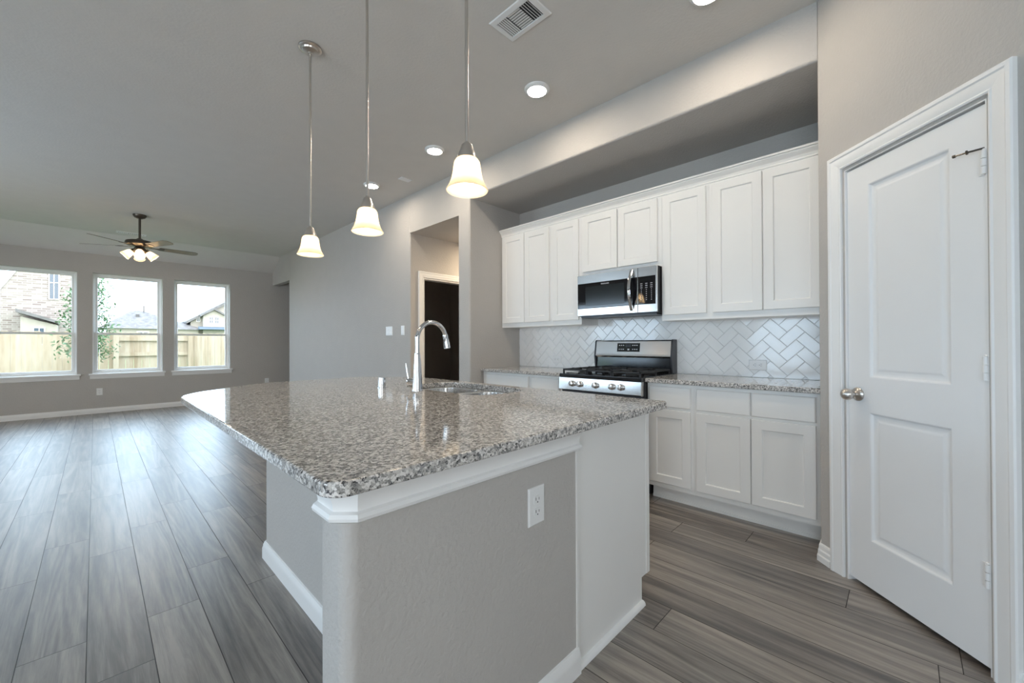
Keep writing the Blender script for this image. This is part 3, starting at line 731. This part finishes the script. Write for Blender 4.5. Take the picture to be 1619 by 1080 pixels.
# sink: steel rim with two bowls
sk = thing('kitchen_sink', 'stainless double bowl sink set under the island granite', 'sink', (1.53, 1.9, .70))
RIM = inset(SINK if area2(SINK) > 0 else SINK[::-1], -.012)
def bowl(x0, x1, ya, yb):
    mb = MB(); c = rpoly([(x0, ya, .09), (x1, ya, .09), (x1, yb, .09), (x0, yb, .09)], 8)
    if area2(c) < 0: c = c[::-1]
    st_ = [(-.004, .8805), (0, .8795), (.004, .872), (.012, .72), (.03, .700), (.07, .695)]
    return mb.rings([[(x, y, z) for x, y in inset(c, d)] for d, z in st_], True, False, True).rings([[(x, y, z) for x, y in inset(c, d)] for d, z in [(-.004, .8805), (-.006, .8795), (.002, .715), (.06, .690)]], True, False, True)
bowls = [(1.350, 1.720, 1.535, 1.885), (1.350, 1.720, 1.925, 2.275)]
for b in bowls:
    bo = build('bowl', bowl(*b), 'steel', sk, 40)
    build('drain', MB().lathe([(.045, .6955), (.045, .698), (.038, .699), (.03, .6965), (0, .6965)], ((b[0]+b[1])/2, (b[2]+b[3])/2, 0), 20), 'chrome', bo, 40)
rim = MB(); rp = RIM
def fillring(outer, holes, z):
    bm = bmesh.new()
    for lp in [outer]+holes:
        vv = [bm.verts.new((x, y, z)) for x, y in lp]
        for i in range(len(vv)): bm.edges.new((vv[i-1], vv[i]))
    bmesh.ops.triangle_fill(bm, use_beauty=True, edges=bm.edges[:]); bm.verts.index_update()
    r = ([v.co.copy() for v in bm.verts], [tuple(v.index for v in f.verts) for f in bm.faces]); bm.free(); return r
hs = []
for x0, x1, ya, yb in bowls:
    c = rpoly([(x0, ya, .09), (x1, ya, .09), (x1, yb, .09), (x0, yb, .09)], 8); hs.append(inset(c if area2(c) > 0 else c[::-1], -.004))
rim.add(*fillring(rp, hs, .8805))
build('rim', rim, 'steel', sk, 30)
# faucet
FX, FY = 1.262, 1.966
fa = thing('kitchen_faucet', 'chrome gooseneck pull down faucet behind the island sink', 'faucet', (FX, FY, ZG1))
build('base', MB().lathe([(.030, ZG1), (.030, ZG1+.006), (.027, ZG1+.012), (.0255, .98), (.0215, 1.06), (.0165, 1.115), (.0150, 1.125), (0, 1.125)], (FX, FY, 0), 28), 'chrome', fa, 40)
zc = 1.203; R = .098; pts = [(FX, FY, 1.12), (FX, FY, 1.16)]
pts += [(FX+R-R*math.cos(math.radians(a)), FY, zc+R*math.sin(math.radians(a))) for a in range(0, 164, 6)]
build('spout', MB().tube(pts, .0125, 16), 'chrome', fa, 50)
aE = math.radians(162); e0 = Vector(pts[-1]); dE = Vector((math.sin(aE), 0, math.cos(aE)))*1.0; dE = Vector((.309*.6, 0, -.95)).normalized()
sh = build('spray_head', MB().lathe([(.0125, 0), (.0155, .003), (.0165, .012), (.0155, .02), (.017, .045), (.0205, .078), (.0205, .084), (.015, .0855), (0, .0855)], e0, 24, dE), 'chrome', fa, 40)
bq = e0+dE*.045+Vector((.016, -.002, .004))
build('spray_button', MB().lathe([(.006, 0), (.006, .004), (0, .005)], bq, 12, (1, 0, .2)), 'rubber', sh, 40, 'dark button on the spray head')
lv = MB().lathe([(.013, 0), (.015, .02), (.017, .05), (.0165, .070), (.012, .078), (0, .079)], (FX, FY+.02, .963), 20, (0, 1, 0))
lvo = build('handle', lv, 'chrome', fa, 40)
build('lever', MB().tube([(FX-.002, FY+.085, .968), (FX-.006, FY+.092, 1.0), (FX-.012, FY+.10, 1.065)], [.0065, .006, .0045], 10), 'chrome', lvo, 50)
ag = MB().lathe([(.026, ZG1), (.026, ZG1+.004), (.0215, ZG1+.006), (.0215, ZG1+.058), (.019, ZG1+.064), (0, ZG1+.065)], (1.205, 2.262, 0), 26)
tag(build('air_gap_cap', ag, 'chrome', None, 40), 'short chrome cylinder cap on the island granite left of the faucet', 'faucet cap')

# ------------------------------------------------------------------ outlets and switches
def outlet(label, fr, horizontal=False, group=None, gfci=False):
    """fr(u, v, n) centred on the plate; u sideways, v up"""
    o = thing('wall_outlet', label, 'outlet', fr(0, 0, 0).to_tuple(), 0, group)
    if horizontal: f = lambda a, b, c=0: fr(b, -a, c)
    else: f = fr
    pl = MB().rect(f, -.0385, .0385, -.06, .06, [(0, .0003), (0, .003), (.004, .0065), (.008, .007)])
    po = build('cover_plate', pl, 'plastic_white', o, 30)
    for s in (-1, 1):
        v0 = s*.0195
        rr = rpoly([(-.0165, v0-.0135, .006), (.0165, v0-.0135, .006), (.0165, v0+.0135, .006), (-.0165, v0+.0135, .006)], 4)
        q = MB().rings([[f(x, y, h) for x, y in rr] for h in (.006, .0085)])
        qo = build('socket', q, 'plastic_white', o, 30)
        sl_ = MB().box(-.0085, -.0065, v0-.001, v0+.008, .0084, .0088, 0, f).box(.0055, .0075, v0-.001, v0+.007, .0084, .0088, 0, f)
        sl_.rings([[f(.0025*math.cos(2*PI*k/8), v0-.007+.0025*math.sin(2*PI*k/8), h) for k in range(8)] for h in (.0084, .0088)])
        build('slots', sl_, 'dark_slot', qo, 0)
    sc_ = MB().rings([[f(.003*math.cos(2*PI*k/8), .003*math.sin(2*PI*k/8), h) for k in range(8)] for h in (.0065, .0076)])
    build('screw', sc_, 'plastic_white', po, 0)
    return o
outlet('white outlet plate on the grey end of the island', frame((.9815, .850, .660), (1, 0, 0), (0, 0, 1), (0, -1, 0)))
outlet('white outlet plate low on the window wall under the middle window', frame((.057, YF, .372), (1, 0, 0), (0, 0, 1), (0, -1, 0)))
outlet('white outlet plate low on the window wall right of the right window', frame((2.62, YF, .385), (1, 0, 0), (0, 0, 1), (0, -1, 0)))
outlet('white sideways outlet on the backsplash right of the range', frame((XK-.0125, .798, 1.008), (0, -1, 0), (0, 0, 1), (-1, 0, 0)), True)
outlet('white sideways outlet on the backsplash left of the range', frame((XK-.0125, 2.705, 1.006), (0, -1, 0), (0, 0, 1), (-1, 0, 0)), True)
outlet('pale outlet plate low on the wall of the dark room', frame((4.35, 6.8, .38), (1, 0, 0), (0, 0, 1), (0, -1, 0)))
def switch(label, y, z, n):
    f = frame((XS, y, z), (0, -1, 0), (0, 0, 1), (-1, 0, 0)); w_ = .0385+.023*(n-1)
    o = thing('light_switch', label, 'light switch', (XS, y, z))
    po = build('cover_plate', MB().rect(f, -w_, w_, -.06, .06, [(0, .0003), (0, .003), (.004, .0065), (.008, .007)]), 'plastic_white', o, 30)
    for k in range(n):
        u = (k-(n-1)/2)*.046
        build('rocker', MB().rings([[f(u-.0165, -.033, .0068), f(u+.0165, -.033, .0068), f(u+.0165, -.033, .0115), f(u-.0165, -.033, .0115)], [f(u-.0165, .033, .0068), f(u+.0165, .033, .0068), f(u+.0165, .033, .0085), f(u-.0165, .033, .0085)]]), 'plastic_white', po, 0)
switch('white wide switch plate on the long wall left of the hall recess', 4.925, 1.350, 3)
switch('narrow white switch plate nearest the hall recess', 4.585, 1.350, 1)

# ------------------------------------------------------------------ ceiling fittings
canlab = ['round white ceiling light above the range side, cut by the picture top', 'largest fully seen round ceiling light, right of the nearest pendant', 'round ceiling light left of the nearest pendant shade', 'round ceiling light farthest back, behind the middle pendant rod']
for (x, y), lab in zip([(2.24, .735), (2.24, 1.911), (2.255, 3.207), (2.24, 4.436)], canlab):
    o = thing('recessed_ceiling_light', lab, 'ceiling light', (x, y, ZC), 0, 'round ceiling lights beside the soffit')
    build('trim_ring', MB().lathe([(.092, 0), (.092, -.004), (.086, -.012), (.074, -.020), (.068, -.020), (.068, -.012), (.092, 0)][:6]+[(.068, 0)], (x, y, ZC), 32), 'plastic_white', o, 40)
    build('diffuser', MB().lathe([(.067, -.012), (.067, -.0185), (.05, -.0195), (0, -.020)], (x, y, ZC), 32), 'led_panel', o, 40)
o = thing('added_hall_light', 'unseen round ceiling light added inside the hall recess', 'ceiling light', (3.95, 3.93, ZALC))  # lamp added out of view to light the recess
build('trim_ring', MB().lathe([(.10, 0), (.10, -.01), (.085, -.02), (.075, -.02), (.075, 0)], (3.95, 3.93, ZALC), 24), 'plastic_white', o, 40)
build('diffuser', MB().lathe([(.074, -.01), (.074, -.018), (0, -.02)], (3.95, 3.93, ZALC), 24), 'added_hall_panel', o, 40)
def pendant(lab, x, y):
    o = thing('pendant_light', lab, 'pendant light', (x, y, ZC), 0, 'pendant lights in a row above the island')
    build('canopy', MB().lathe([(.066, 0), (.066, -.008), (.060, -.014), (.052, -.016), (.048, -.024), (.030, -.030), (.014, -.033), (.012, -.042), (0, -.043)], (x, y, ZC), 32), 'nickel', o, 40)
    rd = MB().tube([(x, y, ZC-.04), (x, y, 1.90)], .0065, 12)
    for z in (2.62, 2.24): rd.lathe([(.0075, z-.015), (.0075, z+.015)], (x, y, 0), 12)
    build('rod', rd, 'nickel', o, 40)
    build('socket_cap', MB().lathe([(.008, 1.912), (.012, 1.908), (.020, 1.900), (.026, 1.880), (.030, 1.872), (.034, 1.862), (.036, 1.850), (.030, 1.848), (0, 1.848)], (x, y, 0), 28), 'nickel', o, 40)
    S = [(.034, 1.850), (.041, 1.846), (.047, 1.836), (.0495, 1.820), (.052, 1.800), (.056, 1.780), (.063, 1.760), (.071, 1.745), (.0765, 1.736)]
    sh_ = MB().lathe(S+[(.0745, 1.733)]+[(r-.004, z) for r, z in S[::-1]], (x, y, 0), 36, (0, 0, 1), False, False)
    build('glass_shade', sh_, 'alabaster_glass', o, 60)
    build('bulb', MB().lathe([(.012, 1.846), (.013, 1.825), (.020, 1.808), (.0275, 1.790), (.029, 1.778), (.026, 1.763), (.016, 1.752), (0, 1.749)], (x, y, 0), 20), 'bulb_glow', o, 60)
pendant('brushed nickel pendant at the right end of the row, with the largest shade', .945, 1.142)
pendant('brushed nickel pendant in the middle of the three', .945, 1.917)
pendant('brushed nickel pendant at left with its ceiling canopy showing', .935, 2.655)
# registers
def register(label, x0, x1, y0, y1, groups):
    fr = frame((0, 0, ZC), (1, 0, 0), (0, 1, 0), (0, 0, -1))
    o = thing('ceiling_vent', label, 'vent', ((x0+x1)/2, (y0+y1)/2, ZC))
    F = MB(); bw = .032
    F.sweep([(x0, y0), (x1, y0), (x1, y1), (x0, y1)], [(0, 0), (0, .002), (.004, .006), (bw-.004, .010), (bw, .010), (bw, 0)], fr, closed=True)
    build('frame', F, 'plastic_white', o, 25)
    build('duct_opening', MB().box(x0+bw-.002, x1-bw+.002, y0+bw-.002, y1-bw+.002, .0004, .0012, 0, fr), 'vent_dark', o, 0)
    for a, b, c, d, axis, tilt, n in groups:
        for k in range(n):
            S = MB()
            if axis == 'x':
                yy = c+(d-c)*(k+.5)/n; h = (d-c)/n*.40
                S.rings([[fr(xx, yy-h, .004-tilt), fr(xx, yy+h, .004+tilt), fr(xx, yy+h, .0055+tilt), fr(xx, yy-h, .0055-tilt)] for xx in (a, b)])
            else:
                xx = a+(b-a)*(k+.5)/n; h = (b-a)/n*.40
                S.rings([[fr(xx-h, yy, .004-tilt), fr(xx+h, yy, .004+tilt), fr(xx+h, yy, .0055+tilt), fr(xx-h, yy, .0055-tilt)] for yy in (c, d)])
            build('louvre', S, 'plastic_white', o, 0)
        # divider
    return o
vx0, vx1, vy0, vy1 = 1.585, 1.783, 1.408, 1.715
register('white rectangular air vent in the kitchen ceiling near the picture top', vx0, vx1, vy0, vy1,
         [(vx0+.035, vx1-.035, vy0+.036, vy0+.098, 'x', -.0045, 4), (vx0+.035, vx1-.035, vy0+.104, vy0+.196, 'y', -.0013, 8), (vx0+.035, vx1-.035, vy0+.202, vy1-.036, 'x', -.0012, 5)])
register('long air vent in the living room ceiling behind the fan', .235, .605, 9.13, 9.28,
         [(.27, .385, 9.165, 9.245, 'y', .003, 5), (.39, .57, 9.165, 9.245, 'y', -.003, 8)])
fr = frame((2.428, 4.02, ZC), (1, 0, 0), (0, 1, 0), (0, 0, -1))
tag(build('ceiling_cover_plate', MB().rect(fr, -.065, .065, -.04, .04, [(0, 0), (0, .006), (.006, .010)]), 'plastic_white', None, 25), 'small white rectangular cover plate on the ceiling near the long wall', 'cover plate')
# ceiling fan
fx, fy = .443, 7.81
fn = thing('ceiling_fan', 'dark bronze five blade ceiling fan with lit glass shades in the living room', 'ceiling fan', (fx, fy, ZC))
build('canopy', MB().lathe([(.075, 0), (.075, -.012), (.060, -.04), (.03, -.055), (0, -.056)], (fx, fy, ZC), 28), 'bronze', fn, 40)
build('downrod', MB().tube([(fx, fy, ZC-.05), (fx, fy, 2.67)], .014, 14), 'bronze', fn, 40)
build('motor_housing', MB().lathe([(.02, 2.695), (.035, 2.685), (.05, 2.668), (.11, 2.662), (.150, 2.648), (.158, 2.625), (.155, 2.600), (.125, 2.582), (.075, 2.570), (0, 2.565)], (fx, fy, 0), 36), 'bronze', fn, 40)
for k in range(5):
    a = math.radians(6+72*k); du = Vector((math.cos(a), math.sin(a), 0)); dv = Vector((-math.sin(a), math.cos(a), 0))
    pit = math.radians(-12); dvv = dv*math.cos(pit)+Vector((0, 0, math.sin(pit))); dn = du.cross(dvv)
    bf = frame((fx, fy, 2.58), du, dvv, dn)
    B = rpoly([(.21, -.055, .02), (.62, -.068, .05), (.67, -.04, .04), (.67, .04, .04), (.62, .068, .05), (.21, .055, .02)], 5)
    bo = build('blade', MB().rings([[bf(x, y, h) for x, y in B] for h in (-.003, .003)]), 'fan_blade', fn, 30)
    br_ = MB().rings([[bf(x, y, h) for x, y in ((.10, -.018), (.17, -.014), (.23, -.035), (.27, -.03), (.27, .03), (.23, .035), (.17, .014), (.10, .018))] for h in (-.009, -.0035)])
    build('blade_iron', br_, 'bronze', bo, 30)
build('light_fitter', MB().lathe([(.05, 2.566), (.065, 2.55), (.072, 2.52), (.06, 2.490), (.035, 2.472), (.012, 2.465), (0, 2.463)], (fx, fy, 0), 28), 'bronze', fn, 40)
for k in range(4):
    a = math.radians(267+90*k); dh = Vector((math.cos(a), math.sin(a), 0)); ax = (dh*.72+Vector((0, 0, -.70))).normalized()
    p0 = Vector((fx, fy, 2.525))+dh*.06
    sh_ = MB()
    S = [(.028, .03), (.036, .038), (.044, .058), (.050, .086), (.059, .120), (.064, .140)]
    sh_.lathe(S+[(.062, .142)]+[(r-.0035, h) for r, h in S[::-1]], p0, 24, ax, False, False)
    so2 = build('glass_shade', sh_, 'alabaster_glass', fn, 60)
    build('socket', MB().lathe([(.012, -.01), (.024, .0), (.028, .03), (.024, .034), (0, .035)], p0, 20, ax), 'bronze', fn, 40)
    build('bulb', MB().lathe([(.011, .035), (.013, .05), (.024, .075), (.026, .092), (.018, .108), (0, .114)], p0, 16, ax), 'fan_bulb_glow', so2, 60)

# ------------------------------------------------------------------ outside
GZ = -.35
struct('ground', MB().box(-30, 40, YF+.2, 90, GZ-.1, GZ), 'grass', 'green lawn outside the windows', 'ground', 0)
fe = thing('wooden_fence', 'pale new cedar privacy fence across the back yard', 'fence', (1, 13.2, GZ))
xp = -5.5; k = 0
while xp < 7.3:
    h = 1.475+rnd.uniform(-.008, .008)
    off = .0
    m_ = MB().rings([[(xp, y, GZ), (xp+.139, y, GZ), (xp+.139, y, h-.03), (xp+.11, y, h), (xp+.03, y, h), (xp, y, h-.03)] for y in (13.20, 13.218)])
    build('picket', m_, 'fence_wood', fe, 0); xp += .143; k += 1
for z in (GZ+.25, .94, 1.30): build('rail', MB().box(.33, 1.66, 13.16, 13.20, z-.02, z+.065), 'fence_wood', fe, 0)
for x in (.30, 1.66): build('post', MB().box(x, x+.09, 13.11, 13.20, GZ, 1.46), 'fence_wood', fe, 0)
def house_window(parent, x0, x1, z0, z1, y, shut=0):
    f = frame((0, y, 0), (1, 0, 0), (0, 0, 1), (0, -1, 0)); W = MB()
    wd = (x1-x0)*.09
    W.sweep([(x0, z0), (x1, z0), (x1, z1), (x0, z1)], [(0, 0), (0, .05), (wd, .05), (wd, 0)], f, closed=True)
    W.box((x0+x1)/2-wd*.3, (x0+x1)/2+wd*.3, z0, z1, 0, .05, 0, f); W.box(x0, x1, (z0+z1)/2-wd*.4, (z0+z1)/2+wd*.4, 0, .05, 0, f)
    wo = build('window', W, 'white_trim', parent, 0)
    build('pane', MB().box(x0+wd, x1-wd, z0+wd, z1-wd, .005, .02, 0, f), 'house_glass', wo, 0)
bh = thing('brick_house', 'two storey pale brick house filling the left window', 'house', (-1.6, 24, GZ))
g = [(-9.0, GZ), (-.16, GZ), (-.16, 5.2), (-1.2, 6.4), (-2.46, 3.2+.1), (-2.46, 2.6), (-9, 2.6)]
g = [(-5.5, GZ), (-.16, GZ), (-.16, 5.0), (-.9, 6.2), (-2.50, 3.15), (-5.5, 2.4)]
build('wall', MB().rings([[(x, y, z) for x, z in g] for y in (24.0, 30.0)]), 'brick', bh, 0)
build('roof', MB().rings([[(x, y, z) for x, z in [(-2.50, 3.15), (-.9, 6.2), (-.16, 5.0), (-.16, 5.12), (-.9, 6.36), (-2.54, 3.26)]] for y in (24.25, 30.2)]), 'roof_shingle', bh, 0)
build('rake_board', MB().rings([[(x, y, z) for x, z in [(-2.50, 3.15), (-.9, 6.2), (-.9, 6.34), (-2.54, 3.25)]] for y in (23.95, 24.24)]), 'white_trim', bh, 0)
house_window(bh, -1.26, -.98, 2.98, 4.30, 24.0)
house_window(bh, -.94, -.90, 2.98, 4.30, 24.0) if False else None
pw_ = build('porch', MB().rings([[(x, y, z) for x, z in [(-1.9, GZ), (-1.0, GZ), (-1.0, 1.95), (-1.9, 2.25)]] for y in (23.2, 24.0)]), 'siding', bh, 0)
build('porch_roof', MB().rings([[(x, y, z) for x, z in [(-2.0, 2.40), (-.95, 2.0), (-.95, 2.10), (-2.0, 2.52)]] for y in (23.0, 24.0)]), 'roof_shingle', pw_, 0)
house_window(bh, -1.60, -1.30, 1.2, 1.85, 23.2)
hh = thing('hip_roof_house', 'low house with a grey hip roof seen through the middle window', 'house', (3.4, 62, GZ))
build('wall', MB().box(.9, 8.6, 60.4, 68, GZ, 3.0), 'siding', hh, 0)
R0 = [(.2, 60, 3.0), (9.2, 60, 2.95), (9.2, 68.5, 3.0), (.2, 68.5, 3.0)]
rf = build('roof', MB().add(R0+[(2.9, 63, 5.1), (3.9, 63, 5.1)], [(0, 1, 5, 4), (1, 2, 5), (2, 3, 4, 5), (3, 0, 4), (3, 2, 1, 0)]), 'roof_shingle', hh, 0)
build('chimney_pipe', MB().tube([(3.9, 62.5, 4.9), (3.9, 62.5, 5.7)], .06, 8), 'dark_metal', rf)
build('roof_vent', MB().box(3.2, 3.5, 61.9, 62.1, 4.3, 4.65), 'dark_metal', rf, 0)
house_window(hh, 3.2, 4.2, 1.8, 2.7, 60.4)
gh = thing('gabled_house', 'pale two storey house with a front gable seen through the right window', 'house', (10.5, 62, GZ))
build('wall', MB().rings([[(x, y, z) for x, z in [(7.9, GZ), (16, GZ), (16, 7.6), (12.4, 6.9), (7.9, 3.9)]] for y in (60.8, 70)]), 'siding', gh, 0)
build('roof', MB().rings([[(x, y, z) for x, z in [(7.5, 3.70), (12.6, 7.0), (16.3, 7.8), (16.3, 8.1), (12.5, 7.3), (7.45, 3.95)]] for y in (60.4, 70.2)]), 'roof_shingle', gh, 0)
build('gable', MB().rings([[(x, y, z) for x, z in [(9.0, GZ), (11.25, GZ), (11.25, 4.65), (10.05, 5.35), (9.0, 4.65)]] for y in (60.0, 61)]), 'siding', gh, 0)
build('gable_roof', MB().rings([[(x, y, z) for x, z in [(8.75, 4.55), (10.05, 5.38), (11.45, 4.55), (11.45, 4.75), (10.05, 5.60), (8.75, 4.75)]] for y in (59.7, 62)]), 'roof_shingle', gh, 0)
build('awning', MB().rings([[(x, y, z) for y, z in [(58.8, 3.0), (60.0, 3.35), (60.0, 2.95)]] for x in (8.5, 11.3)]), 'blue_roof', gh, 0)
house_window(gh, 9.55, 9.98, 3.75, 4.55, 60.0); house_window(gh, 10.1, 10.55, 3.75, 4.55, 60.0); house_window(gh, 8.45, 8.8, 3.95, 4.7, 60.8)
tr = thing('young_tree', 'young leafy tree between the left and middle windows', 'tree', (-.15, 12.1, GZ))
T = MB().tube([(-.15, 12.1, GZ), (-.13, 12.1, .8), (-.10, 12.12, 1.7), (-.06, 12.1, 2.5)], [.035, .03, .02, .006], 8)
tips = []
for k in range(24):
    z = .85+k*.07; a = k*2.4+rnd.uniform(-.4, .4); L = rnd.uniform(.30, .50)*(1-(z-.9)/3.4)
    b = Vector((-.09, 12.1, z)); q = b+Vector((math.cos(a)*L, math.sin(a)*L*.7, .22)); T.tube([b, (b+q)/2+Vector((0, 0, .02)), q], [.010, .007, .003], 5); tips += [b.lerp(q, u) for u in (.4, .6, .8, 1)]
build('trunk', T, 'bark', tr, 50)
Lf = MB()
for p in tips:
    for k in range(20):
        c = p+Vector((rnd.gauss(0, .085), rnd.gauss(0, .08), rnd.gauss(0, .085))); u = Vector((rnd.gauss(0, 1), rnd.gauss(0, 1), rnd.gauss(0, 1))).normalized(); v = u.orthogonal().normalized(); n_ = u.cross(v)*.008
        l_ = rnd.uniform(.03, .05); Lf.add([c-u*l_, c+v*l_*.4+n_, c+u*l_, c-v*l_*.4+n_], [(0, 1, 2), (0, 2, 3)])
lo = build('foliage', Lf, 'leaf', tr, 0); lo['kind'] = 'stuff'
